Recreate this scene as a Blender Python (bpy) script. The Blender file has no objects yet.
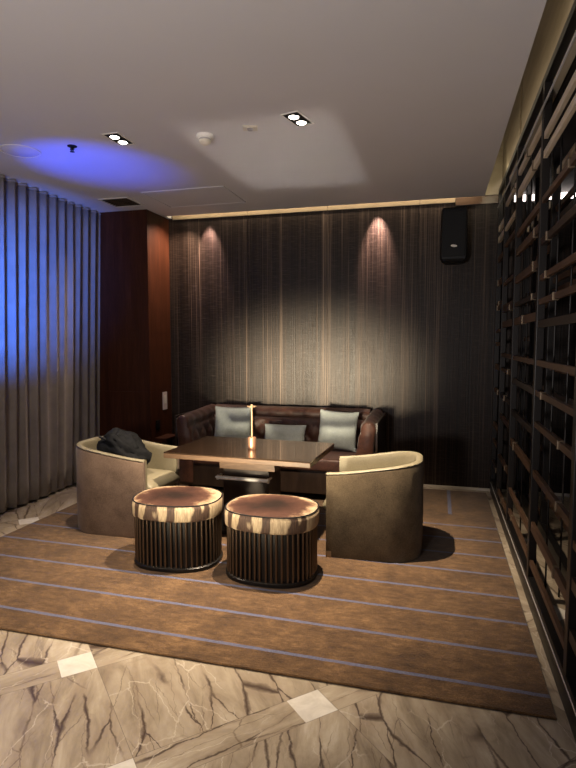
import bpy, bmesh, math, random
from mathutils import Vector, Matrix
random.seed(7)
PI = math.pi
S = bpy.context.scene
COL = S.collection

# ------------------------------------------------------------------ materials
class NT:
    """small wrapper to wire shader nodes"""
    def __init__(self, name):
        self.m = bpy.data.materials.new(name); self.m.use_nodes = True
        self.t = self.m.node_tree; self.t.nodes.clear()
        self.out = self.t.nodes.new('ShaderNodeOutputMaterial')
        self.b = self.t.nodes.new('ShaderNodeBsdfPrincipled')
        self.t.links.new(self.b.outputs[0], self.out.inputs[0])
    def n(self, kind, **kw):
        x = self.t.nodes.new('ShaderNode' + kind)
        for k, v in kw.items(): setattr(x, k, v)
        return x
    def link(self, a, b): self.t.links.new(a, b)
    def put(self, sock, v):
        if hasattr(v, 'is_output') or isinstance(v, bpy.types.NodeSocket): self.link(v, sock)
        else: sock.default_value = v
    def math(self, op, a, b=None, c=None, clamp=False):
        x = self.n('Math', operation=op, use_clamp=clamp)
        self.put(x.inputs[0], a)
        if b is not None: self.put(x.inputs[1], b)
        if c is not None: self.put(x.inputs[2], c)
        return x.outputs[0]
    def coord(self, which='Object'): return self.n('TexCoord').outputs[which]
    def mapping(self, vec, scale=(1, 1, 1), loc=(0, 0, 0), rot=(0, 0, 0)):
        x = self.n('Mapping'); self.link(vec, x.inputs[0])
        x.inputs['Scale'].default_value = scale; x.inputs['Location'].default_value = loc
        x.inputs['Rotation'].default_value = rot
        return x.outputs[0]
    def noise(self, vec, scale=5, detail=4, rough=.55, dist=0.0):
        x = self.n('TexNoise'); self.link(vec, x.inputs['Vector'])
        x.inputs['Scale'].default_value = scale; x.inputs['Detail'].default_value = detail
        x.inputs['Roughness'].default_value = rough; x.inputs['Distortion'].default_value = dist
        return x.outputs['Fac']
    def ramp(self, fac, stops, interp='LINEAR'):
        x = self.n('ValToRGB'); self.put(x.inputs[0], fac)
        cr = x.color_ramp; cr.interpolation = interp
        while len(cr.elements) > 1: cr.elements.remove(cr.elements[-1])
        cr.elements[0].position = stops[0][0]; cr.elements[0].color = (*stops[0][1], 1)
        for p, c in stops[1:]:
            e = cr.elements.new(p); e.color = (*c, 1)
        return x.outputs[0]
    def mix(self, fac, a, b, blend='MIX'):
        x = self.n('Mix', data_type='RGBA', blend_type=blend)
        self.put(x.inputs[0], fac)
        self.put(x.inputs[6], a if not isinstance(a, tuple) else (*a, 1))
        self.put(x.inputs[7], b if not isinstance(b, tuple) else (*b, 1))
        return x.outputs[2]
    def sep(self, vec):
        x = self.n('SeparateXYZ'); self.link(vec, x.inputs[0]); return x.outputs
    def comb(self, a, b, c):
        x = self.n('CombineXYZ')
        self.put(x.inputs[0], a); self.put(x.inputs[1], b); self.put(x.inputs[2], c)
        return x.outputs[0]
    def set(self, **kw):
        names = dict(color='Base Color', rough='Roughness', metal='Metallic', spec='Specular IOR Level', sheen='Sheen Weight',
                     coat='Coat Weight', coatr='Coat Roughness', emit='Emission Color', es='Emission Strength', aniso='Anisotropic',
                     sheenr='Sheen Roughness', trans='Transmission Weight', alpha='Alpha')
        for k, v in kw.items():
            s = self.b.inputs[names[k]]
            if isinstance(v, tuple) and len(v) == 3: v = (*v, 1)
            self.put(s, v)
        return self
    def bump(self, h, strength=.3, dist=.01):
        x = self.n('Bump'); self.put(x.inputs['Height'], h)
        x.inputs['Strength'].default_value = strength; x.inputs['Distance'].default_value = dist
        self.link(x.outputs[0], self.b.inputs['Normal']); return self

M = {}
def plain(name, color, rough=.5, metal=0.0, var=.12, nscale=30, **kw):
    t = NT(name)
    nz = t.noise(t.coord(), nscale, 3)
    c = t.mix(nz, tuple(x * (1 - var) for x in color), tuple(min(1, x * (1 + var)) for x in color))
    t.set(color=c, rough=rough, metal=metal, **kw)
    M[name] = t.m; return t

def emitter(name, color, strength):
    t = NT(name); t.set(color=(.02, .02, .02), emit=color, es=strength); M[name] = t.m

def build_materials():
    # marble floor: diagonal tiles between narrow bands, white square insets where the bands cross
    t = NT('marble')
    T = .845; HB = .0825 / T
    x, y, z = t.sep(t.coord())
    xs = t.math('ADD', x, 1.70); ys = t.math('ADD', y, -2.27)
    u = t.math('MULTIPLY', t.math('ADD', xs, ys), .70711 / T)
    v = t.math('MULTIPLY', t.math('SUBTRACT', ys, xs), .70711 / T)
    fu = t.math('FLOOR', u); fv = t.math('FLOOR', v)
    ru = t.math('ROUND', u); rv = t.math('ROUND', v)
    du = t.math('ABSOLUTE', t.math('SUBTRACT', u, ru)); dv = t.math('ABSOLUTE', t.math('SUBTRACT', v, rv))
    bu = t.math('LESS_THAN', du, HB); bv = t.math('LESS_THAN', dv, HB)
    def pick(f, a, b): return t.math('ADD', t.math('MULTIPLY', t.math('SUBTRACT', 1.0, f), a), t.math('MULTIPLY', f, b))
    ida = t.math('FLOOR', t.math('SUBTRACT', u, HB)); idb = pick(bv, fv, t.math('ADD', rv, 70.0))
    wn = t.n('TexWhiteNoise', noise_dimensions='2D'); t.link(t.comb(ida, idb, 0), wn.inputs['Vector'])
    rnd, rcol = wn.outputs['Value'], wn.outputs['Color']
    ang = t.math('MULTIPLY_ADD', rnd, .9, -.55)
    ang = t.math('ADD', ang, 1.45); ang = pick(bv, ang, .06)
    vr = t.n('VectorRotate', rotation_type='Z_AXIS', invert=True)
    t.link(t.comb(t.math('MULTIPLY', u, T), t.math('MULTIPLY', v, T), 0), vr.inputs['Vector']); t.link(ang, vr.inputs['Angle'])
    off = t.n('VectorMath', operation='MULTIPLY_ADD')
    t.link(rcol, off.inputs[0]); off.inputs[1].default_value = (30, 30, 30); t.link(vr.outputs[0], off.inputs[2])
    p = off.outputs[0]
    def warp(vec, scale, amt):
        nn = t.n('TexNoise'); t.link(vec, nn.inputs['Vector']); nn.inputs['Scale'].default_value = scale; nn.inputs['Detail'].default_value = 5
        nn.inputs['Roughness'].default_value = .62
        q = t.n('VectorMath', operation='MULTIPLY_ADD'); t.link(nn.outputs['Color'], q.inputs[0]); q.inputs[1].default_value = (amt, amt, 0); t.link(vec, q.inputs[2])
        return q.outputs[0]
    def veins(scale, loc, size, amt, wsc):
        q = t.mapping(warp(t.mapping(p, loc=loc), wsc, amt), scale=scale)
        vo = t.n('TexVoronoi', feature='DISTANCE_TO_EDGE', voronoi_dimensions='2D'); t.link(q, vo.inputs['Vector']); vo.inputs['Scale'].default_value = size
        return vo.outputs['Distance']
    cloud = t.noise(t.mapping(p, scale=(1.0, 3.2, 1)), 2.4, 7, .66, .5)
    base = t.ramp(cloud, [(.28, (.155, .124, .090)), (.44, (.300, .248, .185)), (.58, (.41, .35, .27)), (.74, (.56, .51, .43))])
    tone = t.mix(t.math('MULTIPLY', rnd, .35), base, (.30, .25, .185))
    thick = t.ramp(t.noise(p, 4.2, 3), [(.40, (0, 0, 0)), (.72, (1, 1, 1))])
    d1 = veins((.55, 3.4, 1), (0, 0, 0), 2.3, .075, 5.0)
    e1 = t.math('SUBTRACT', 1.0, t.math('DIVIDE', d1, t.math('MULTIPLY_ADD', thick, .085, .010)), clamp=True)
    halo = t.math('SUBTRACT', 1.0, t.math('DIVIDE', d1, .16), clamp=True)
    c1 = t.mix(t.math('MULTIPLY', halo, .32), tone, (.24, .175, .125))
    e1 = t.math('MULTIPLY', t.math('POWER', e1, .6), t.ramp(t.noise(p, 2.3, 3), [(.40, (0, 0, 0)), (.52, (1, 1, 1))]))
    c2 = t.mix(t.math('MULTIPLY', e1, .95), c1, (.045, .026, .020))
    d2 = veins((.6, 2.6, 1), (7, 3, 0), 4.2, .07, 7.0)
    e2 = t.math('SUBTRACT', 1.0, t.math('DIVIDE', d2, .022), clamp=True)
    e2 = t.math('MULTIPLY', e2, t.ramp(t.noise(p, 3.0, 3), [(.45, (0, 0, 0)), (.58, (1, 1, 1))]))
    c2 = t.mix(t.math('MULTIPLY', e2, .7), c2, (.10, .065, .045))
    d3 = veins((.8, 2.2, 1), (17, 23, 0), 3.6, .09, 9.0)
    e3 = t.math('SUBTRACT', 1.0, t.math('DIVIDE', d3, .022), clamp=True)
    e3 = t.math('MULTIPLY', e3, t.ramp(t.noise(t.mapping(p, loc=(5, 5, 0)), 3.0, 3), [(.46, (0, 0, 0)), (.56, (1, 1, 1))]))
    c3 = t.mix(t.math('MULTIPLY', e3, .5), c2, (.68, .62, .53))
    inset = t.math('MULTIPLY', bu, bv)
    white = t.ramp(t.noise(t.coord(), 9, 4, .6, .6), [(.3, (.52, .49, .44)), (.7, (.70, .67, .62))])
    jd = t.math('MINIMUM', t.math('ABSOLUTE', t.math('SUBTRACT', t.math('SUBTRACT', u, ru), HB)), t.math('ABSOLUTE', t.math('SUBTRACT', dv, HB)))
    joint = t.math('MULTIPLY', t.math('LESS_THAN', jd, .0016 / T), .55)
    c5 = t.mix(inset, c3, white)
    c6 = t.mix(joint, c5, (.12, .09, .07))
    t.set(color=c6, rough=t.math('MULTIPLY_ADD', cloud, .2, .22), spec=.4)
    M['marble'] = t.m

    # ceiling plaster
    t = plain('plaster', (.62, .60, .60), .85, var=.03, nscale=2)
    t.bump(t.noise(t.coord(), 60, 3), .05)

    # ribbed dark wall covering: fine vertical streaks
    t = NT('streaked_wallcovering')
    co = t.coord()
    f1 = t.noise(t.mapping(co, scale=(70, 1, .35)), 1.0, 5, .7)
    f2 = t.noise(t.mapping(co, scale=(7, 1, .12)), 1.0, 3, .5)
    f3 = t.noise(t.mapping(co, scale=(9, 1, 160)), 1.0, 2, .5)
    s = t.math('MULTIPLY_ADD', f1, .65, t.math('MULTIPLY', f2, .35))
    c = t.ramp(s, [(.36, (.005, .0024, .0014)), (.48, (.013, .0072, .0045)), (.55, (.026, .0158, .0108)), (.63, (.100, .070, .051)), (.72, (.24, .18, .145))])
    c = t.mix(t.math('MULTIPLY', t.ramp(f3, [(.5, (0, 0, 0)), (.75, (1, 1, 1))]), .22), c, (.12, .09, .075))
    t.set(color=c, rough=t.math('MULTIPLY_ADD', s, .25, .32), spec=.25)
    h = t.math('MULTIPLY_ADD', f3, .35, f1)
    t.bump(h, .55, .006)
    M['streaked_wallcovering'] = t.m

    def wood(name, dark, mid, light, rough, scale=(1, 1, 1), coat=0.0, spec=.5, nsc=2.5, bumpy=.06, coat_ior=1.5):
        t = NT(name)
        co = t.mapping(t.coord(), scale=scale)
        g = t.noise(co, nsc, 6, .6, .6); g2 = t.noise(t.mapping(co, scale=(3, 3, 3)), nsc * 2, 4, .6)
        q = t.math('MULTIPLY_ADD', g2, .35, t.math('MULTIPLY', g, .65))
        t.set(color=t.ramp(q, [(.32, dark), (.5, mid), (.68, light)]), rough=rough, coatr=.04, coat=coat, spec=spec); t.b.inputs['Coat IOR'].default_value = coat_ior
        t.bump(q, bumpy, .004); M[name] = t.m
    wood('red_veneer', (.028, .008, .0035), (.046, .014, .006), (.070, .022, .010), .42, (6, 6, .5), spec=.2)
    wood('table_wood', (.014, .0078, .0045), (.024, .0135, .008), (.042, .025, .014), .10, (1.2, 14, 8), spec=.8, bumpy=.004, coat=1.0, coat_ior=1.9)
    wood('edge_wood', (.055, .030, .016), (.095, .054, .030), (.15, .09, .05), .35, (1.2, 14, 8))
    wood('dark_wood', (.012, .007, .005), (.022, .013, .009), (.036, .022, .015), .4, (8, 8, .8))
    wood('slat_wood', (.040, .020, .011), (.075, .040, .023), (.12, .068, .04), .45, (8, .7, 8))
    wood('lit_slat', (.42, .34, .24), (.55, .46, .34), (.68, .58, .44), .5, (8, .7, 8))  # slat wood with the light on the top slats put into its colour

    # bronze strip over the wall
    t = plain('bronze_trim', (.36, .28, .18), .42, .55, var=.25, nscale=6)
    t = NT('cove_panel')
    t.set(color=t.ramp(t.noise(t.mapping(t.coord(), scale=(3, .8, 6)), 2, 4), [(.3, (.34, .28, .19)), (.7, (.47, .40, .29))]), rough=.55)
    M['cove_panel'] = t.m

    # rug: brown pile with thin blue lines
    t = NT('rug_pile')
    x, y, z = t.sep(t.coord())
    ys = t.math('ADD', y, t.math('MULTIPLY', x, .020))
    wob = t.math('MULTIPLY', t.math('SUBTRACT', t.noise(t.coord(), 14, 2), .5), .008)
    q = t.math('DIVIDE', t.math('ADD', t.math('ADD', ys, wob), -2.597), .3275)
    d = t.math('ABSOLUTE', t.math('SUBTRACT', q, t.math('ROUND', q)))
    line = t.math('LESS_THAN', d, .038)
    line = t.math('MULTIPLY', line, t.math('LESS_THAN', ys, 5.1))
    vl = t.math('LESS_THAN', t.math('ABSOLUTE', t.math('ADD', x, t.math('ADD', wob, -.135))), .017)
    vl = t.math('MULTIPLY', vl, t.math('GREATER_THAN', y, 5.2))
    line = t.math('MAXIMUM', line, vl)
    n1 = t.noise(t.coord(), 3.2, 6, .7); n2 = t.noise(t.coord(), 160, 2, .6)
    n3 = t.noise(t.mapping(t.coord(), scale=(6.0, 14, 1)), 2.0, 5, .7)
    nn = t.math('ADD', t.math('MULTIPLY', n1, .34), t.math('ADD', t.math('MULTIPLY', n2, .3), t.math('MULTIPLY', n3, .36)))
    c = t.ramp(nn, [(.36, (.024, .011, .0045)), (.5, (.084, .044, .0175)), (.62, (.18, .103, .046))])
    lc = t.ramp(n2, [(.3, (.062, .072, .135)), (.7, (.125, .145, .25))])
    t.set(color=t.mix(t.math('MULTIPLY', line, .8), c, lc), rough=.95, spec=.15, sheen=.25, sheenr=.5)
    t.bump(t.math('ADD', n2, n1), .5, .008); M['rug_pile'] = t.m

    def cloth(name, a, b, scale=220, rough=.9, sheen=.2, bs=.25, blot=6, spec=.3):
        t = NT(name); co = t.coord()
        w = t.noise(co, scale, 2, .6); k = t.noise(co, blot, 4, .6)
        fac = t.ramp(t.math('MULTIPLY_ADD', w, .4, t.math('MULTIPLY', k, .6)), [(.28, (0, 0, 0)), (.72, (1, 1, 1))])
        t.set(color=t.mix(fac, a, b), rough=rough, sheen=sheen, spec=spec)
        t.bump(t.math('MULTIPLY_ADD', k, .6, w), bs, .004); M[name] = t.m
    cloth('curtain_fabric', (.185, .155, .13), (.275, .24, .205), 300)
    cloth('taupe_velvet', (.085, .055, .038), (.24, .165, .12), 110, .85, .12, blot=7)
    cloth('olive_velvet', (.048, .033, .018), (.165, .122, .072), 110, .85, .1, blot=7)
    cloth('cream_leather', (.19, .165, .105), (.27, .24, .165), 90, .5, 0, .08, spec=.4)
    cloth('grey_linen', (.19, .212, .212), (.31, .34, .335), 110, .95, .1, .4, 10)
    cloth('black_nylon', (.0045, .005, .006), (.011, .012, .014), 120, .75, 0, .45, 14, spec=.15)
    cloth('webbing', (.01, .01, .011), (.02, .02, .022), 200, .6, 0)
    cloth('brown_velvet', (.022, .0075, .004), (.085, .031, .018), 60, .52, .1, .15, 14, spec=.4)

    # cowhide: cream and brown patches
    t = NT('hide_band'); co = t.coord()
    x, y, z = t.sep(co)
    ang = t.math('ARCTAN2', y, x)
    hair = t.noise(t.mapping(co, scale=(60, 60, 5)), 2.5, 3, .7)
    sg = t.math('SINE', t.math('MULTIPLY_ADD', t.noise(t.mapping(co, scale=(1, 1, .3)), 3.5, 3), 22.0, t.math('MULTIPLY', ang, 7.0)))
    patch = t.ramp(t.math('MULTIPLY_ADD', hair, .9, sg), [(.38, (0, 0, 0)), (.72, (1, 1, 1))])
    pale = t.ramp(hair, [(.3, (.22, .15, .085)), (.62, (.52, .41, .27))])
    dk = t.ramp(hair, [(.3, (.022, .012, .009)), (.7, (.10, .055, .035))])
    t.set(color=t.mix(patch, pale, dk), rough=.7)
    t.bump(hair, .4, .004); M['hide_band'] = t.m
    t = NT('hide_top'); co = t.coord()
    oi = t.n('ObjectInfo'); sh = t.n('VectorMath', operation='ADD'); t.link(co, sh.inputs[0]); t.link(oi.outputs['Location'], sh.inputs[1]); q = sh.outputs[0]
    x, y, z = t.sep(co)
    r = t.math('SQRT', t.math('ADD', t.math('POWER', t.math('DIVIDE', x, .335), 2.0), t.math('POWER', t.math('DIVIDE', t.math('ADD', y, .055), .33), 2.0)))
    n = t.noise(q, 5, 5, .65)
    hair = t.noise(t.mapping(q, scale=(25, 60, 20)), 3, 4, .75)
    e = t.math('ADD', t.math('MULTIPLY_ADD', t.math('SUBTRACT', n, .5), 1.1, r), t.math('MULTIPLY', t.math('SUBTRACT', hair, .5), .35))
    c = t.ramp(e, [(.20, (.012, .005, .003)), (.45, (.036, .014, .009)), (.72, (.066, .029, .019)), (.84, (.22, .14, .085)), (.97, (.40, .30, .20))])
    t.set(color=c, rough=.8, spec=.2)
    t.bump(hair, .5, .006); M['hide_top'] = t.m

    plain('rib_lacquer', (.115, .080, .055), .30, .75)
    plain('black_metal', (.010, .009, .009), .4, .3)
    plain('frame_metal', (.012, .009, .008), .4, .3)
    plain('black_plastic', (.004, .004, .0045), .5, spec=.25)
    plain('grille_black', (.006, .006, .0065), .6, spec=.25)
    plain('brass', (.27, .185, .115), .55, .6)
    plain('dull_brass', (.20, .15, .10), .45, .6)
    plain('copper', (.50, .27, .17), .45, .8)
    plain('steel', (.78, .77, .75), .3, .55)
    plain('white_plastic', (.72, .69, .64), .5, var=.03)
    plain('pink_white_plate', (.62, .52, .50), .45, var=.03)
    plain('cream_stone', (.58, .52, .43), .45, var=.1, nscale=9)
    plain('dark_gap', (.012, .010, .009), .8)
    plain('grey_grille', (.30, .28, .275), .7)
    plain('dark_shell', (.020, .015, .012), .6)
    emitter('lamp_glow', (1.0, .90, .78), 14)
    emitter('linear_glow', (1.0, .86, .80), 5.0)
build_materials()

# ------------------------------------------------------------------ mesh helpers
def new(): return bmesh.new()
def box(bm, x0, x1, y0, y1, z0, z1, mi=0):
    vs = [bm.verts.new((x, y, z)) for x in (x0, x1) for y in (y0, y1) for z in (z0, z1)]
    for q in ((0, 1, 3, 2), (4, 6, 7, 5), (0, 4, 5, 1), (2, 3, 7, 6), (0, 2, 6, 4), (1, 5, 7, 3)):
        f = bm.faces.new([vs[i] for i in q]); f.material_index = mi
    return vs
def bevel(bm, w, seg=2, edges=None):
    bmesh.ops.bevel(bm, geom=edges or list(bm.edges), offset=w, segments=seg, profile=.6, affect='EDGES', clamp_overlap=True)
def rbox(x0, x1, y0, y1, z0, z1, w=.005, seg=2):
    bm = new(); box(bm, x0, x1, y0, y1, z0, z1); bevel(bm, w, seg); return bm
def lathe(bm, prof, cx=0, cy=0, n=32, sx=1, sy=1):
    """prof: list of (radius, z)"""
    rings = []
    for r, z in prof:
        if r < 1e-6: rings.append([bm.verts.new((cx, cy, z))])
        else: rings.append([bm.verts.new((cx + sx * r * math.cos(2 * PI * k / n), cy + sy * r * math.sin(2 * PI * k / n), z)) for k in range(n)])
    for a, b in zip(rings, rings[1:]):
        for k in range(n):
            l = (k + 1) % n
            if len(a) == 1 and len(b) > 1: bm.faces.new((a[0], b[l], b[k]))
            elif len(b) == 1 and len(a) > 1: bm.faces.new((a[k], a[l], b[0]))
            elif len(a) > 1: bm.faces.new((a[k], a[l], b[l], b[k]))
    for ring, flip in ((rings[0], True), (rings[-1], False)):
        if len(ring) > 1: bm.faces.new(ring[::-1] if flip else ring)
def tube(bm, pts, r, n=10, caps=True):
    pts = [Vector(p) for p in pts]; rings = []
    prev = None
    for i, p in enumerate(pts):
        d = (pts[min(i + 1, len(pts) - 1)] - pts[max(i - 1, 0)]).normalized()
        if prev is None:
            a = Vector((0, 0, 1)) if abs(d.z) < .9 else Vector((1, 0, 0))
            s = d.cross(a).normalized()
        else: s = (prev - d * prev.dot(d)).normalized()
        prev = s; t = d.cross(s)
        rings.append([bm.verts.new(p + r * (s * math.cos(2 * PI * k / n) + t * math.sin(2 * PI * k / n))) for k in range(n)])
    for a, b in zip(rings, rings[1:]):
        for k in range(n):
            l = (k + 1) % n; bm.faces.new((a[k], a[l], b[l], b[k]))
    if caps: bm.faces.new(rings[0][::-1]); bm.faces.new(rings[-1])
def grid(bm, P, close_j=False, close_i=False, caps=False):
    """P[i][j] points -> quads"""
    V = [[bm.verts.new(p) for p in row] for row in P]
    ni, nj = len(V), len(V[0])
    for i in range(ni if close_i else ni - 1):
        for j in range(nj if close_j else nj - 1):
            a, b = V[i], V[(i + 1) % ni]
            bm.faces.new((a[j], b[j], b[(j + 1) % nj], a[(j + 1) % nj]))
    if caps: bm.faces.new(V[0]); bm.faces.new(V[-1][::-1])
    return V
def obj(name, bm, mat, parent=None, smooth=False, loc=None, rot=None, angle=40):
    bmesh.ops.recalc_face_normals(bm, faces=bm.faces)
    me = bpy.data.meshes.new(name); bm.to_mesh(me); bm.free()
    me.materials.append(M[mat])
    if smooth:
        me.polygons.foreach_set('use_smooth', [True] * len(me.polygons))
        me.set_sharp_from_angle(angle=math.radians(angle))
    o = bpy.data.objects.new(name, me); COL.objects.link(o)
    if parent: o.parent = parent
    if loc: o.location = loc
    if rot: o.rotation_euler = rot
    return o
def tag(o, label, cat, group=None):
    o['label'] = label; o['category'] = cat
    if group: o['group'] = group
    return o
def thing(name, label, cat, loc=(0, 0, 0), rotz=0, group=None):
    o = bpy.data.objects.new(name, None); COL.objects.link(o)
    o.empty_display_size = .1
    o.location = loc; o.rotation_euler = (0, 0, rotz)
    return tag(o, label, cat, group)
def struct(name, bm, mat, smooth=False, parent=None):
    o = obj(name, bm, mat, parent, smooth)
    if not parent: o['kind'] = 'structure'
    return o
def dup(root, loc, rotz, label, group=None):
    r = root.copy(); COL.objects.link(r); r.location = loc; r.rotation_euler = (0, 0, rotz); r['label'] = label
    if group: r['group'] = group
    for ch in list(root.children):
        c = ch.copy(); COL.objects.link(c); c.parent = r
        for g in list(ch.children):
            d = g.copy(); COL.objects.link(d); d.parent = c
    return r

# ------------------------------------------------------------------ key sizes (metres; camera stands at x=0, y=0)
WALL = 6.18           # back wall
ZC = 3.06             # ceiling
CURT = -3.812          # curtain
SCR = .562            # front face of the divider

# ------------------------------------------------------------------ room shell
bm = new(); box(bm, -4.5, 3.2, -3.5, 6.4, -.1, 0); struct('floor', bm, 'marble')
bm = new()
box(bm, -4.5, .42, -3.5, 6.04, ZC, ZC + .05)            # main ceiling, stops short of wall and divider
box(bm, -4.5, .42, 6.04, 6.4, ZC + .34, ZC + .39)       # top of the light slot along the wall
box(bm, -4.5, .42, 5.98, 6.02, ZC + .05, ZC + .34)
box(bm, .36, .40, -3.5, 6.02, ZC + .05, ZC + .72)
box(bm, .36, .80, -3.5, 6.4, ZC + .72, ZC + .77)        # top of the slot along the divider
box(bm, -4.5, -3.12, 6.0, 6.4, ZC, ZC + .05)
struct('ceiling', bm, 'plaster')
bm = new(); box(bm, .66, 3.2, -3.5, 6.4, ZC + .001, ZC + .05); struct('ceiling', bm, 'dark_shell')  # dark colour holds the shade of the unlit space behind the divider
bm = new()                                              # back wall, covered in one metre wide panels
xs = [-3.3, -2.157, -1.213, -.22, .80, 1.80, 3.2]
for a, b in zip(xs, xs[1:]):
    vs = box(bm, a + .003, b - .003, WALL, WALL + .05, .0, ZC + .36)
box(bm, -4.5, 3.2, WALL + .012, WALL + .2, 0, ZC + .36)
box(bm, .38, .8, WALL, WALL + .05, ZC + .36, ZC + .75)
struct('wall_back', bm, 'streaked_wallcovering')
bm = new()                                              # window wall behind the curtain
box(bm, -4.5, -4.25, -3.5, 6.4, 0, ZC + .05); struct('wall_left', bm, 'dark_shell')
bm = new(); box(bm, 2.9, 3.1, -3.5, 6.4, 0, ZC + .05); struct('wall_right', bm, 'dark_shell')
# veneered corner column
bm = new()
zz = [0, 1.02, 1.69, ZC]
for a, b in zip(zz, zz[1:]):
    box(bm, -4.3, -3.16, 5.66, 6.18, a + .0015, b - .0015)
box(bm, -4.3, -3.164, 5.664, 6.18, 0, ZC)
struct('wall_corner', bm, 'red_veneer')
# bronze strip on top of the wall, in lengths
t1 = None
for a, b in ((-3.10, -2.157), (-2.153, -1.215), (-1.211, -.222), (-.218, .14)):
    bm = rbox(a, b, WALL - .022, WALL - .002, ZC - .018, ZC + .06, .003)
    struct('trim_1' if t1 is None else 'trim_1', bm, 'bronze_trim')
    t1 = True
bm = rbox(.144, .62, WALL - .02, WALL - .002, ZC - .05, ZC + .06, .003); struct('trim_2', bm, 'edge_wood')
# facing above the divider, in lengths
for k, (a, b) in enumerate(((-1.5, 2.745), (2.75, 4.90), (4.905, 6.17))):
    d = .012 if k == 2 else 0
    bm = new(); box(bm, .605 - d, .645, a, b, ZC - .01, ZC + .72)
    struct('trim_3', bm, 'cove_panel')
bm = new(); box(bm, .42, .604, 6.14, 6.165, ZC + .03, ZC + .72); struct('trim_4', bm, 'cove_panel')
bm = rbox(-3.15, 2.9, WALL - .014, WALL - .001, .0, .028, .002); struct('baseboard_back', bm, 'cream_stone')

# ------------------------------------------------------------------ rug
bm = new(); box(bm, -3.40, .516, 2.44, 6.05, .001, .014); bevel(bm, .004, 1)
tag(obj('rug', bm, 'rug_pile'), 'large brown rug with thin blue lines lying on the marble floor', 'rug')

# ------------------------------------------------------------------ curtain
cur = thing('curtain', 'floor-length grey ripple-fold curtain washed with blue light', 'curtain', (CURT, 4.0, 0))
P = []
n = 760
PITCH = .138
for i in range(n + 1):
    yy = -1.9 + 3.55 * i / n
    row = []
    ph = 2 * PI * yy / PITCH + .5 * math.sin(yy * 5.1)
    for j in range(15):
        f = j / 14
        zz_ = 3.03 - f * 3.005
        amp = .025 + .008 * math.sin(yy * 3.3 + 1.0)
        sharp = math.sin(ph) + .22 * math.sin(2 * ph + .6 + .8 * math.sin(yy * 2.2)) * f
        xo = .06 - .10 * f + amp * sharp * (1 - .12 * f) + .012 * math.sin(yy * 7 + f * 3) * f
        row.append((xo, yy + .016 * math.sin(ph * .5 + f * 2) * f + .012 * math.cos(ph), zz_))
    P.append(row)
bm = new(); grid(bm, P)
o = obj('fabric_panel', bm, 'curtain_fabric', cur, True, angle=80)
md = o.modifiers.new('s', 'SOLIDIFY'); md.thickness = .004
P = []
for i in range(n + 1):
    yy = -1.9 + 3.55 * i / n
    ph = 2 * PI * yy / PITCH + .5 * math.sin(yy * 5.1)
    amp = .030 + .008 * math.sin(yy * 3.3 + 1.0)
    P.append([(.062 + amp * math.sin(ph), yy + .012 * math.cos(ph), z) for z in (3.03, 3.052)])
bm = new(); grid(bm, P); o = obj('heading_tape', bm, 'curtain_fabric', cur, True, angle=80)
md = o.modifiers.new('s', 'SOLIDIFY'); md.thickness = .006
bm = rbox(.025, .06, -1.9, 1.65, 3.052, ZC, .002); obj('track', bm, 'white_plastic', cur)

# ------------------------------------------------------------------ tub armchairs
def tub_path(n=56, hx=.34, hy=.325, R=.25):
    """U seen from above, open towards +x: list of (point, outward normal, back fraction)"""
    pts = []
    segs = []
    L1 = hx * 2 - R; L2 = PI / 2 * R; L3 = 2 * (hy - R)
    total = 2 * L1 + 2 * L2 + L3
    for i in range(n + 1):
        s = total * i / n
        if s < L1: p, nn = (hx - s, -hy), (0, -1)
        elif s < L1 + L2:
            a = (s - L1) / R; p = (-hx + R - R * math.sin(a), -hy + R - R * math.cos(a)); nn = (-math.sin(a), -math.cos(a))
        elif s < L1 + L2 + L3: p, nn = (-hx, -hy + R + (s - L1 - L2)), (-1, 0)
        elif s < L1 + 2 * L2 + L3:
            a = (s - L1 - L2 - L3) / R; p = (-hx + R - R * math.cos(a), hy - R + R * math.sin(a)); nn = (-math.cos(a), math.sin(a))
        else: p, nn = (-hx + R + (s - L1 - 2 * L2 - L3), hy), (0, 1)
        pts.append((Vector((p[0], p[1], 0)), Vector((nn[0], nn[1], 0))))
    return pts
def rim(x, hx=.345):
    f = max(0, min(1, (hx - x) / (2 * hx)))
    return .620 + .088 * (f * f * (3 - 2 * f) * .6 + f * .4)
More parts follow.
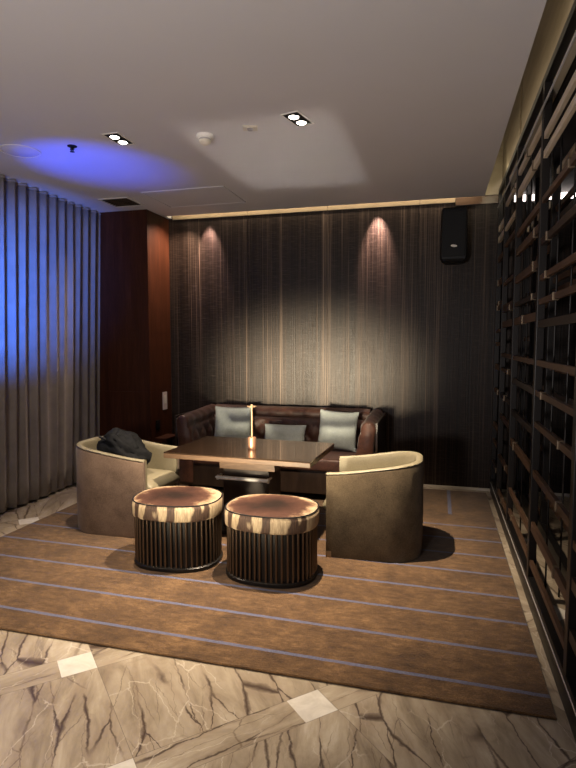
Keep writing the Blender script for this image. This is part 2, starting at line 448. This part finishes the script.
def tub_chair(label, shell_mat, loc, rotz, group):
    t = thing('tub_chair', label, 'armchair', loc, rotz, group)
    path = tub_path()
    P = []
    for p, nn in path:                                   # outer fabric shell
        z = rim(p.x) - .010
        prof = [(-.030, .003), (0, .003), (.004, .03), (.006, .3), (.0, z - .014), (-.006, z - .003), (-.016, z), (-.030, z)]
        P.append([p + nn * d + Vector((0, 0, h)) for d, h in prof])
    bm = new(); grid(bm, P, close_j=True, caps=True); obj('outer_shell', bm, shell_mat, t, True)
    P = []
    for p, nn in path:                                   # inner leather lining with the rim
        z = rim(p.x)
        prof = [(-.032, .03), (-.031, z - .012), (-.012, z - .0095), (-.004, z - .004), (-.012, z + .003), (-.030, z + .006), (-.045, z + .003), (-.053, z - .008), (-.056, z - .04), (-.060, .3), (-.060, .03)]
        P.append([p + nn * d + Vector((0, 0, h)) for d, h in prof])
    bm = new(); grid(bm, P, close_j=True, caps=True); obj('inner_lining', bm, 'cream_leather', t, True, angle=60)
    bm = new(); P = []                                   # seat cushion, rounded nose in front of the arms
    for i in range(25):
        f = i / 24; x = -.262 + f * .642
        for_ = []
        rr = .245
        w = .255
        if x < -.262 + .19:
            k = (x + .262) / .19; w = .255 * math.sqrt(max(.12, 1 - (1 - k) ** 2))
        nose = max(0, (x - .31) / .07)
        zt = .43 - .05 * nose ** 2 + .012 * math.sin(f * PI); zb = .30 + .03 * nose ** 2
        row = []
        for k in range(20):
            a = 2 * PI * k / 20
            cx_, cz_ = math.cos(a), math.sin(a)
            sx = math.copysign(abs(cx_) ** .35, cx_); sz = math.copysign(abs(cz_) ** .5, cz_)
            row.append((x, w * sx * (1 - .04 * nose), (zt + zb) / 2 + (zt - zb) / 2 * sz))
        P.append(row)
    grid(bm, P, close_j=True, caps=True); obj('seat_cushion', bm, 'cream_leather', t, True, angle=70)
    bm = rbox(-.26, .325, -.255, .255, .010, .305, .01); obj('seat_base', bm, shell_mat, t)
    for sy in (-1, 1):
        bm = rbox(.300, .338, sy * .318 - .012, sy * .318 + .012, .001, .046, .002); obj('foot', bm, 'brass', t)
        bm = rbox(-.20, -.16, sy * .20 - .02, sy * .20 + .02, .0005, .012, .002); obj('glide', bm, 'black_plastic', t)
    return t
grp = 'tub armchairs at the table ends'
tub_chair('olive-brown tub armchair with cream lining, empty, at the right end of the table', 'olive_velvet', (-.432, 4.235, .0142), PI + .01, grp)
tub_chair('taupe-pink tub armchair by the curtain with a black bag on it', 'taupe_velvet', (-2.61, 4.20, .0142), .02, grp).scale = (1.07, 1, 1.02)

# ------------------------------------------------------------------ ribbed stools
def oval(a, b, k, n=2.5):
    c, s = math.cos(k), math.sin(k)
    return a * math.copysign(abs(c) ** (2 / n), c), b * math.copysign(abs(s) ** (2 / n), s)
A, B = .318, .262
def oval_loft(bm, prof, N=96, caps=True):
    """prof: (inset, z)"""
    P = [[(*oval(A - d, B - d, 2 * PI * k / N), z) for k in range(N)] for d, z in prof]
    grid(bm, P, close_j=True, caps=caps)
def stool(label, loc, rotz):
    t = thing('ribbed_stool', label, 'stool', loc, rotz, 'hide-topped stools in front of the table')
    bm = new(); oval_loft(bm, [(.012, .0), (.004, .006), (.004, .026), (.012, .032)]); obj('plinth', bm, 'black_metal', t, True)
    bm = new(); oval_loft(bm, [(.030, .032), (.030, .385)])
    obj('drum', bm, 'black_metal', t, True)
    bm = new()
    # rods set round the drum, at even spacing along the outline
    N = 720; ring = [Vector(oval(A - .018, B - .018, 2 * PI * k / N)) for k in range(N)]
    acc = [0]
    for k in range(N): acc.append(acc[-1] + (ring[(k + 1) % N] - ring[k]).length)
    R = 50
    for q in range(R):
        s = acc[-1] * (q + .5) / R
        k = next(i for i in range(N) if acc[i + 1] >= s)
        p = ring[k]
        lathe(bm, [(.0078, .030), (.0078, .386)], p.x, p.y, 8)
    obj('ribbed_side', bm, 'rib_lacquer', t, True, angle=50)
    bm = new(); oval_loft(bm, [(.012, .352), (.002, .356), (-.004, .37), (-.005, .435), (.0, .458), (.010, .466)], caps=True)
    obj('hide_band', bm, 'hide_band', t, True, angle=60)
    bm = new(); P = []
    for k in range(97):
        x, y = oval(A - .004, B - .004, 2 * PI * k / 96); P.append((x, y, .464))
    tube(bm, P, .0045, 8, caps=False); obj('piping', bm, 'black_nylon', t, True)
    bm = new(); P = []
    for d, z in [(.006, .462), (.02, .472), (.05, .478), (.10, .482), (.18, .484), (.24, .485)]:
        P.append([(*oval(A - d, max(.02, B - d), 2 * PI * k / 96), z) for k in range(96)])
    grid(bm, P, close_j=True); bm.faces.new([v for v in bm.verts][-96:])
    obj('cushion_top', bm, 'hide_top', t, True, angle=60)
    return t
stool('ribbed dark stool with cowhide top, next to the taupe chair', (-1.80, 3.60, .0142), .10)
stool('ribbed dark stool with cowhide top, next to the empty olive chair', (-1.075, 3.555, .0142), -.02)

# ------------------------------------------------------------------ table
TZ = .70
t = thing('lounge_table', 'rectangular dark wood table with glossy top in front of the sofa', 'table', (-1.505, 4.405, .014), -.04)
bm = rbox(-.618, .618, -.405, .405, TZ - .024, TZ - .014, .002); obj('tabletop', bm, 'table_wood', t)
bm = rbox(-.618, .618, -.405, .405, TZ - .062, TZ - .024, .003); obj('edge_frame', bm, 'edge_wood', t)
bm = rbox(-.21, .27, -.215, .25, TZ - .16, TZ - .062, .004); obj('underframe', bm, 'edge_wood', t)
bm = rbox(-.20, .20, -.16, .16, .03, TZ - .16, .006); obj('pedestal', bm, 'dark_wood', t)
bm = rbox(-.34, .34, -.26, .26, .0, .03, .008); obj('base_plate', bm, 'black_metal', t)
bm = new(); tube(bm, [(-.20, -.255, .475), (.235, -.255, .475)], .016, 12)
for sx in (-.22, .22): tube(bm, [(sx, -.255, .475), (sx, -.15, .475)], .009, 8)
for sx in (-.21, .225): tube(bm, [(sx, -.255, .475), (sx + .012, -.255, .475)], .021, 12)
obj('foot_rail', bm, 'steel', t, True)

# ------------------------------------------------------------------ slim lamp on the table
TT = TZ
t = thing('table_lamp', 'slim brass stem lamp with copper base standing on the table', 'lamp', (-1.485, 4.335, TT))
bm = new(); lathe(bm, [(.0, 0), (.033, 0), (.034, .004), (.034, .096), (.031, .101), (0, .101)], n=28); obj('base', bm, 'copper', t, True)
bm = new(); lathe(bm, [(.008, .096), (.008, .352)], n=14); obj('stem', bm, 'brass', t, True)
bm = new(); lathe(bm, [(0, .350), (.030, .352), (.040, .356), (.039, .361), (.012, .366), (.008, .376), (0, .378)], n=28); obj('head', bm, 'brass', t, True)

# ------------------------------------------------------------------ sofa
X0, X1, Y0, Y1 = -2.655, -.565, 5.27, 6.12
t = thing('tufted_sofa', 'long brown button-tufted velvet sofa with rolled arms against the dark wall', 'sofa', ((X0 + X1) / 2, 5.7, .014))
HX = (X1 - X0) / 2; HY = .425
def puff(s, z, a=.20, b=.19, depth=.032):
    u = s / a + z / b; v = s / a - z / b
    return depth * (abs(math.sin(PI * u / 1) * math.sin(PI * v / 1)) ** .45 - .55)
def roll_section(thick, top, z0):
    """closed section (d, z, puffiness); d = 0 at the outer face, grows towards the seat"""
    out = [(0.03, .10, 0), (0.015, .30, 0), (.012, .55, 0), (.0, top - .13, 0)]
    r = .075; c = (r - .004, top - r)
    for k in range(9):
        a = PI * .98 - k / 8 * PI * 1.15
        out.append((c[0] + r * math.cos(a) * 1.05, c[1] + r * math.sin(a), .25))
    for k in range(1, 15):
        f = k / 14
        out.append((thick - .05 + .05 * f ** .8, (top - .105) * (1 - f) + z0 * f, min(1, f * 4)))
    out.append((thick, .10, 0))
    return out
# backrest runs along x between the arms
P = []
N = 150
for i in range(N + 1):
    s = -HX + .14 + (2 * HX - .28) * i / N
    row = []
    for d, z, p in roll_section(.225, .845, .40):
        pf = puff(s, z) * p
        wr = .004 * math.sin(s * 31 + z * 9) * (p > .1)
        row.append((s, HY - d - pf - wr, z + (pf * .5 if z > .75 else 0)))
    P.append(row)
bm = new(); grid(bm, P, close_j=True, caps=True); o = obj('backrest', bm, 'brown_velvet', t, True, angle=75)
for i in range(-6, 7):
    for j in range(2, 6):
        sb = (i + (j % 2) * .5) * .20; zb = j * .095 + .19
        if abs(sb) < HX - .26 and .45 < zb < .78:
            bm = new(); lathe(bm, [(0, -.006), (.011, -.003), (.011, .003), (0, .006)], n=8)
            for v in bm.verts: v.co = Vector((sb + v.co.x, HY - .215 + v.co.z, zb + v.co.y))
            obj('button', bm, 'brown_velvet', o, True)
for sx in (-1, 1):
    P = []
    N = 60
    for i in range(N + 1):
        f = i / N; y = -HY + (2 * HY - .03) * f
        row = []
        rnd_ = min(1, f / .06); q = math.sqrt(1 - (1 - rnd_) ** 2)
        for d, z, p in roll_section(.20, .808 + .032 * f, .40):
            pf = puff(y, z, .19, .19, .024) * p * rnd_
            dd = .10 + (d - .10) * (.78 + .22 * q)
            wr = .004 * math.sin(y * 37 + z * 9) * (p > .1)
            row.append((sx * (HX - dd - pf - wr), y, z - .018 * (1 - q) * (z > .5)))
        P.append(row)
    bm = new(); grid(bm, P, close_j=True, caps=True); obj('arm', bm, 'brown_velvet', t, True, angle=75)
    bm = rbox(*(sorted((sx * HX, sx * (HX + .022)))), -HY + .02, HY, .07, .80, .004); obj('side_panel', bm, 'dark_wood', t)
for k in range(2):
    x0 = -HX + .19 + k * (HX - .19)
    bm = new(); box(bm, x0 + .004, x0 + HX - .194, -HY - .015, HY - .20, .30, .43); bevel(bm, .035, 4)
    obj('seat_cushion', bm, 'brown_velvet', t, True, angle=60)
bm = rbox(-HX + .03, HX - .03, -HY + .01, HY - .03, .07, .31, .01); obj('base', bm, 'dark_wood', t)
for sx in (-1, 1):
    for sy in (-1, 1):
        bm = new(); lathe(bm, [(.018, 0), (.026, .08)], sx * (HX - .12), sy * (HY - .08), 14); obj('leg', bm, 'dark_wood', t, True)

def pillow(label, w, h, d, loc, rot, puffy=1.0):
    bm = new(); n = 26; top, bot = [], []
    for i in range(n + 1):
        for side, rows in ((1, top), (-1, bot)):
            row = []
            for j in range(n + 1):
                u = 2 * i / n - 1; v = 2 * j / n - 1
                e = (1 - abs(u) ** 2.6) * (1 - abs(v) ** 2.6)
                k = 1 - .055 * (1 - v * v) * abs(u) ** 3; k2 = 1 - .055 * (1 - u * u) * abs(v) ** 3
                th = d / 2 * max(0, e) ** .55 * (1 + .06 * math.sin(5 * u + 3 * v) * puffy)
                row.append((u * w / 2 * k, side * th, h / 2 + v * h / 2 * k2 - .012 * math.sin(2.5 * u + 1) * (1 - v * v)))
            rows.append(row)
    grid(bm, top); grid(bm, bot)
    bmesh.ops.remove_doubles(bm, verts=bm.verts, dist=.0006)
    o = obj('throw_pillow', bm, 'grey_linen', None, True, loc, rot, 80)
    return tag(o, label, 'pillow', 'grey pillows along the sofa')
SZ = .448
pillow('square grey linen pillow standing in the left corner of the sofa', .43, .43, .13, (-2.186, 5.70, SZ), (-.20, 0, .10))
pillow('low wide grey linen pillow lying in the middle of the sofa', .47, .26, .12, (-1.59, 5.69, SZ), (-.30, 0, .0))
pillow('square grey linen pillow tilted beside the right arm of the sofa', .42, .415, .12, (-1.015, 5.67, SZ + .012), (-.20, .04, -.06))

# little ledge table in the gap left of the sofa
t = thing('side_table', 'narrow dark wooden side table squeezed between sofa and veneered column', 'side table', (-2.93, 5.62, .014))
bm = rbox(-.03, .12, -.25, .05, .50, .535, .004); obj('tabletop', bm, 'red_veneer', t)
bm = rbox(.01, .08, -.16, -.04, .02, .50, .004); obj('pedestal', bm, 'dark_wood', t)
bm = rbox(-.03, .12, -.22, .02, 0, .02, .004); obj('base', bm, 'dark_wood', t)

# ------------------------------------------------------------------ black bag on the left chair
t = thing('backpack', 'crumpled black backpack slumped on the taupe armchair', 'bag', (-2.555, 4.20, .462))
from mathutils import noise as mn
def blob(bm, c, r, axis_rot, amp=.03, sub=4, fr=7, pw=.8):
    res = bmesh.ops.create_icosphere(bm, subdivisions=sub, radius=1)
    R = Matrix.Rotation(axis_rot[2], 3, 'Z') @ Matrix.Rotation(axis_rot[1], 3, 'Y') @ Matrix.Rotation(axis_rot[0], 3, 'X')
    for v in res['verts']:
        p = v.co.copy()
        q = Vector([math.copysign(abs(a) ** pw, a) for a in p])
        q = Vector((q.x * r[0], q.y * r[1] * (1 - .30 * max(0, p.x)), q.z * r[2] * (1 - .38 * max(0, p.x))))
        nz = mn.noise(p * 1.7 + Vector(c) * 5) * amp * 1.5 - amp * .9 * (1 - abs(mn.noise(p * fr * .45))) ** 6
        v.co = R @ (q + p * nz) + Vector(c)
bm = new(); blob(bm, (-.02, -.02, .20), (.25, .165, .13), (.10, .46, -.12)); body = obj('body', bm, 'black_nylon', t, True, angle=80)
bm = new(); blob(bm, (.0, -.05, .255), (.15, .10, .075), (.25, .55, -.12), .018, 4); obj('front_pocket', bm, 'black_nylon', t, True, angle=80)
bm = new()                                              # shoulder strap lying along the bag
P = [(-.20 + .42 * k / 16, -.135 + .03 * math.sin(k / 16 * PI), .33 - .235 * k / 16 + .02 * math.sin(k / 16 * PI)) for k in range(17)]
tube(bm, P, .010, 8); obj('strap', bm, 'webbing', t, True)

# ------------------------------------------------------------------ fixtures on the ceiling
def twin_downlight(label, x, y, rz):
    t = thing('twin_downlight', label, 'ceiling light', (x, y, ZC), rz, 'twin downlights'); t.scale = (.95, .9, 1)
    bm = new(); a, b = .115, .062                         # rim
    for x0, x1, y0, y1 in ((-a - .008, a + .008, -b - .008, -b), (-a - .008, a + .008, b, b + .008), (-a - .008, -a, -b, b), (a, a + .008, -b, b)):
        box(bm, x0, x1, y0, y1, -.006, -.0005)
    obj('frame', bm, 'white_plastic', t)
    bm = new(); box(bm, -a, a, -b, b, -.003, -.0006); obj('housing', bm, 'dark_gap', t)
    for sx in (-1, 1):
        bm = new(); lathe(bm, [(.047, -.0035), (.047, -.010), (.040, -.011), (.038, -.006), (0, -.006)], sx * .056, 0, 24); r = obj('lamp_ring', bm, 'black_metal', t, True)
        bm = new(); lathe(bm, [(0, -.0165), (.026, -.0145), (.036, -.0085), (0, -.0085)], sx * .056, 0, 24); obj('bulb', bm, 'lamp_glow', r, True)
    return t
twin_downlight('lit twin downlight in black square recess, nearer the curtain', -2.263, 3.672, PI / 2)
twin_downlight('lit twin downlight in black square recess, right of the smoke detector', -.925, 3.66, PI / 2 - .25)

t = thing('smoke_detector', 'round cream smoke detector hanging under the ceiling', 'smoke detector', (-1.633, 3.77, ZC))
bm = new(); lathe(bm, [(.060, 0), (.060, -.018), (.052, -.026), (.0, -.026)], n=32); obj('base', bm, 'white_plastic', t, True)
bm = new(); lathe(bm, [(.042, -.026), (.042, -.036), (.036, -.038)], n=32); obj('vent_ring', bm, 'grey_grille', t, True)
bm = new(); lathe(bm, [(.042, -.038), (.040, -.052), (.024, -.066), (0, -.068)], n=32); obj('sensor_cap', bm, 'cream_stone', t, True)

t = thing('ceiling_sensor', 'tiny square cream sensor plate on the ceiling between detector and downlight', 'sensor', (-1.276, 3.72, ZC), .3)
bm = rbox(-.05, .05, -.042, .042, -.010, 0, .003); obj('plate', bm, 'cream_stone', t)
bm = new(); lathe(bm, [(.022, -.010), (.018, -.020), (0, -.022)], n=20); obj('lens', bm, 'grey_grille', t, True)

t = thing('sprinkler', 'small dark fire sprinkler head poking out of the blue-lit ceiling', 'sprinkler', (-2.686, 3.715, ZC))
bm = new(); lathe(bm, [(.036, 0), (.034, -.005), (.018, -.008), (0, -.008)], n=24); obj('rosette', bm, 'grille_black', t, True)
bm = new(); lathe(bm, [(.008, -.008), (.008, -.030)], n=12)
tube(bm, [(-.012, 0, -.01), (-.016, 0, -.025), (0, 0, -.042)], .003, 6); tube(bm, [(.012, 0, -.01), (.016, 0, -.025), (0, 0, -.042)], .003, 6); obj('yoke', bm, 'grille_black', t, True)
bm = new(); lathe(bm, [(.016, -.040), (.018, -.043), (0, -.044)], n=16); obj('deflector', bm, 'grille_black', t, True)

t = thing('ceiling_speaker', 'flush round white speaker grille on the ceiling above the curtain', 'ceiling speaker', (-3.141, 3.703, ZC))
bm = new(); P = [[((r) * math.cos(2 * PI * k / 48), (r) * math.sin(2 * PI * k / 48), z) for k in range(48)] for r, z in ((.150, 0), (.150, -.006), (.138, -.007), (.138, -.001))]
grid(bm, P, close_j=True); obj('rim', bm, 'white_plastic', t, True)
bm = new(); lathe(bm, [(.138, -.001), (.13, -.005), (0, -.006)], n=48); obj('grille', bm, 'plaster', t, True)

t = thing('air_vent', 'square ceiling air vent with angled louvres near the veneered column', 'air vent', (-3.25, 5.30, ZC))
bm = new(); a = .15
for x0, x1, y0, y1 in ((-a - .02, a + .02, -a - .02, -a), (-a - .02, a + .02, a, a + .02), (-a - .02, -a, -a, a), (a, a + .02, -a, a)): box(bm, x0, x1, y0, y1, -.008, 0)
obj('frame', bm, 'white_plastic', t)
bm = new(); box(bm, -a, a, -a, a, -.002, -.0005); obj('backing', bm, 'dark_gap', t)
for k in range(6):
    y = -.12 + k * .048
    bm = new(); vs = box(bm, -a, a, y - .008, y + .016, -.012, -.008)
    for v in vs: v.co.z += (v.co.y - y) * .35
    obj('louvre', bm, 'edge_wood', t)

t = thing('access_hatch', 'flush white access hatch in the ceiling beside the air vent', 'access hatch', (-2.42, 5.32, ZC))
bm = new(); box(bm, -.42, .42, -.30, .30, -.006, 0); bevel(bm, .002, 1); obj('hatch_panel', bm, 'plaster', t)
bm = new()
for x0, x1, y0, y1 in ((-.435, .435, -.315, -.305), (-.435, .435, .305, .315), (-.435, -.425, -.305, .305), (.425, .435, -.305, .305)): box(bm, x0, x1, y0, y1, -.008, 0)
obj('frame', bm, 'plaster', t)

# ------------------------------------------------------------------ wall speaker
t = thing('wall_speaker', 'black loudspeaker mounted high on the dark streaked wall', 'speaker', (.13, 5.97, 2.39))
bm = new()
prof = [(-.135, .0), (-.120, -.12), (.120, -.12), (.135, .0), (.085, .15), (-.085, .15)]
P = []
for z, s in ((.0, .80), (.03, .95), (.06, 1), (.30, 1), (.52, .96), (.535, .93)):
    P.append([(x * s, y * s, z) for x, y in prof])
grid(bm, P, close_j=True, caps=True); bevel(bm, .006, 2); obj('cabinet', bm, 'black_plastic', t)
bm = rbox(-.108, .108, -.130, -.119, .05, .50, .006); gr = obj('grille', bm, 'grille_black', t)
bm = new(); P = []
lathe(bm, [(0, -.001), (.031, -.001), (.031, .001), (0, .001)], 0, 0, 24, 1, .38)
obj('badge', bm, 'white_plastic', gr, True, (0, -.1312, .155), (PI / 2, .12, 0))
bm = rbox(-.03, .03, .12, .20, .20, .30, .004); obj('bracket', bm, 'black_metal', t)

# ------------------------------------------------------------------ plates on the column's side face
t = thing('control_panel', 'slim pinkish white control plate on the side of the veneered column', 'wall control', (-3.162, 6.00, .885))
bm = rbox(0, .012, -.05, .05, -.105, .105, .003); obj('plate', bm, 'pink_white_plate', t)
bm = rbox(.011, .015, -.028, .028, -.03, .07, .001); obj('touch_pad', bm, 'white_plastic', t)
t = thing('wall_socket', 'small black wall socket low on the side of the veneered column', 'socket', (-3.16, 5.82, .62))
bm = rbox(0, .012, -.045, .045, -.055, .055, .004); obj('plate', bm, 'black_plastic', t)
bm = rbox(.011, .016, -.022, .022, -.025, .025, .002); obj('insert', bm, 'grille_black', t)

# ------------------------------------------------------------------ open divider on the right
t = thing('room_divider', 'tall open dark metal divider with wooden slats along the right side', 'room divider', (SCR, 0, 0))
DEP = .30
posts = [2.56, 3.62, 4.72, 5.55, 6.13]
TOP = ZC + .03
def post(x0, y, w=.045):
    bm = rbox(x0, x0 + w, y - .03, y + .03, .0, TOP, .003); return obj('post', bm, 'frame_metal', t)
for y in [1.50] + posts:
    post(0, y); post(DEP - .045, y)
    for k in (-.018, .018):
        bm = new(); tube(bm, [(DEP / 2 + k * 2.2, y + .02, .02), (DEP / 2 + k * 2.2, y + .02, TOP - .02)], .006, 8); obj('rod', bm, 'frame_metal', t, True)
for x0 in (0, DEP - .05):
    bm = rbox(x0 - .001, x0 + .05, 1.47, 6.16, TOP - .002, TOP + .045, .003); obj('top_rail', bm, 'black_metal', t)
    bm = rbox(x0 - .001, x0 + .05, 1.47, 6.16, .0, .15, .003); obj('bottom_rail', bm, 'black_metal', t)
bm = new(); tube(bm, [(-.002, 1.6, .115), (-.002, 6.1, .115)], .004, 8); obj('kick_rail', bm, 'steel', t, True)
bm = new(); tube(bm, [(-.004, 1.6, TOP - .14), (-.004, 6.1, TOP - .14)], .006, 8); obj('hanging_rail', bm, 'steel', t, True)
rng = random.Random(11)
front = [.24, .47, .80, 1.10, 1.29, 1.47, 1.70, 1.83, 1.97, 2.18, 2.42, 2.68, 2.79]
nslat = 0
bays = list(zip([1.50] + posts, posts))
for bi, (a, b) in enumerate(bays):
    for li, z in enumerate(front):
        layers = ((0, z + (0 if bi == 1 else rng.choice((0, -.06, .05, .10))), 1),)
        if bi > 0 and rng.random() < .55: layers += ((DEP - .03, z + rng.choice((.09, .14, -.08)), 0),)
        for x0, zz_, fr in layers:
            y0, y1 = a + .03, b - .03
            if fr == 0 and rng.random() < .5: y0 += (y1 - y0) * rng.choice((0, .35))
            hgt = rng.choice((.034, .042, .055)); pale = zz_ > 2.6  # upper slats take the wood colour with light mixed in
            bm = rbox(x0 + .006, x0 + .028, y0, y1, zz_ - hgt / 2, zz_ + hgt / 2, .002)
            s = obj('slat', bm, 'lit_slat' if pale else ('slat_wood' if rng.random() < .8 else 'dark_wood'), t); nslat += 1
            if fr and rng.random() < .45:
                yc = y0 + (y1 - y0) * rng.choice((.18, .3, .55, .8))
                bm = rbox(x0 - .001, x0 + .03, yc - .012, yc + .012, zz_ - hgt / 2 - .004, zz_ + hgt / 2 + .004, .002); obj('clip', bm, 'dull_brass', s)
print('slats', nslat)

# lit strip on the wall of the space behind the divider
t = thing('wall_light', 'bright linear light high on the wall behind the divider', 'wall light', (1.26, WALL - .045, 3.0))
bm = rbox(-.56, .56, -.02, .04, -.01, .10, .004); obj('housing', bm, 'black_metal', t)
bm = rbox(-.55, .55, -.026, -.018, -.0, .09, .003); obj('diffuser', bm, 'linear_glow', t)

# ------------------------------------------------------------------ lights
def aim(o, target):
    d = Vector(target) - o.location
    o.rotation_euler = d.to_track_quat('-Z', 'Y').to_euler()
def spot(name, loc, target, energy, color, size, blend=.5, radius=.03):
    l = bpy.data.lights.new(name, 'SPOT'); l.energy = energy; l.color = color
    l.spot_size = math.radians(size); l.spot_blend = blend; l.shadow_soft_size = radius
    o = bpy.data.objects.new(name, l); COL.objects.link(o); o.location = loc; aim(o, target); return o
def area(name, loc, target, energy, color, sx, sy, spread=180):
    l = bpy.data.lights.new(name, 'AREA'); l.energy = energy; l.color = color; l.shape = 'RECTANGLE'
    l.size = sx; l.size_y = sy; l.spread = math.radians(spread)
    o = bpy.data.objects.new(name, l); COL.objects.link(o); o.location = loc; aim(o, target); return o
WARM = (1.0, .80, .57)
spot('downlight_beam', (-2.263, 3.67, ZC - .03), (-2.2, 3.75, 0), 300, WARM, 66, .8, .03)
spot('downlight_beam', (-.925, 3.66, ZC - .03), (-1.05, 4.05, 0), 1050, WARM, 80, 1.0, .03)
# added row of downlights out of view, lighting the foreground floor
spot('downlight_beam', (-2.295, 1.75, ZC - .03), (-2.3, 1.95, 0), 390, WARM, 84, .9, .04)
spot('downlight_beam', (-.94, 1.75, ZC - .03), (-1.2, 1.85, 0), 95, WARM, 70, .9, .04)
# added unseen spot, standing in for the tabletop's glow on the wall
o = spot('added_wall_glow', (-1.55, -2.0, .45), (-1.42, WALL, 1.22), 12500, (1.0, .84, .58), 10.5, 1.0, .4)
o.scale = (1.75, 1, 1)
# light slot along the wall and two grazing spots in it
area('cove_strip', (-1.35, 6.07, ZC + .14), (-1.35, 6.18, ZC - .03), 10, (1.0, .82, .58), 3.4, .02, 170)
spot('wall_grazer', (-2.63, 6.055, ZC + .0), (-2.63, 6.18, 2.72), 170, (1.0, .70, .60), 50, 1.0, .02)
spot('wall_grazer', (-.66, 6.055, ZC + .0), (-.66, 6.18, 2.72), 210, (1.0, .70, .60), 50, 1.0, .02)
spot('wall_grazer', (-2.75, 5.97, ZC - .02), (-3.16, 5.93, 2.1), 130, (1.0, .76, .58), 110, 1.0, .02)  # extra spot added to light the column's side face
area('divider_cove', (.44, 3.2, ZC + .12), (.62, 3.2, ZC + .22), 2.2, (1.0, .84, .62), 5.0, .02, 170)
area('divider_cove', (.50, 5.60, ZC + .08), (.54, 6.16, ZC + .14), .5, (1.0, .88, .60), .10, .03, 170)
# blue stage lamp left of the frame
spot('blue_stage_lamp', (-2.9, 2.7, 1.5), (-3.78, 3.95, 1.95), 760, (.03, .16, 1.0), 56, 1.0, .05)
spot('blue_stage_lamp', (-3.2, 3.0, 1.5), (-2.80, 4.12, ZC), 260, (.022, .075, 1.0), 38, 1.0, .05)
# added area lamp standing in for the tabletop's reflected light on the ceiling
patch_lamp = area('added_ceiling_patch', (-1.22, -2.0, .62), (-1.22, 4.42, ZC), .9, (1.0, .95, .88), 1.1, .58, 1.5)
# added unseen spot behind the camera, brightening the ceiling
spot('added_ceiling_fill', (-1.2, -1.2, 1.2), (-1.2, 1.0, ZC), 430, (1.0, .93, .90), 130, 1.0, .2)

w = bpy.data.worlds.new('World'); S.world = w; w.use_nodes = True
bg = w.node_tree.nodes['Background']; bg.inputs[0].default_value = (1.0, .92, .88, 1); bg.inputs[1].default_value = .06

# ------------------------------------------------------------------ camera
F = 554.0; yaw = math.radians(15.15); pit = math.radians(4.44)
f = Vector((-math.sin(yaw) * math.cos(pit), math.cos(yaw) * math.cos(pit), -math.sin(pit)))
r = Vector((math.cos(yaw), math.sin(yaw), 0)); u = r.cross(f)
cam = bpy.data.cameras.new('Camera'); co = bpy.data.objects.new('Camera', cam); COL.objects.link(co)
cam.sensor_fit = 'VERTICAL'; cam.sensor_height = 36; cam.lens = F / 768 * 36
co.matrix_world = Matrix(((r.x, u.x, -f.x, 0), (r.y, u.y, -f.y, 0), (r.z, u.z, -f.z, 1.6), (0, 0, 0, 1)))
cam.clip_start = .05; S.camera = co

S.view_settings.view_transform = 'Standard'; S.view_settings.look = 'None'
S.view_settings.gamma = 1; S.view_settings.use_curve_mapping = False; S.view_settings.exposure = 0
S.cycles.use_denoising = True
S.cycles.max_bounces = 8
S.cycles.blur_glossy = 1.0
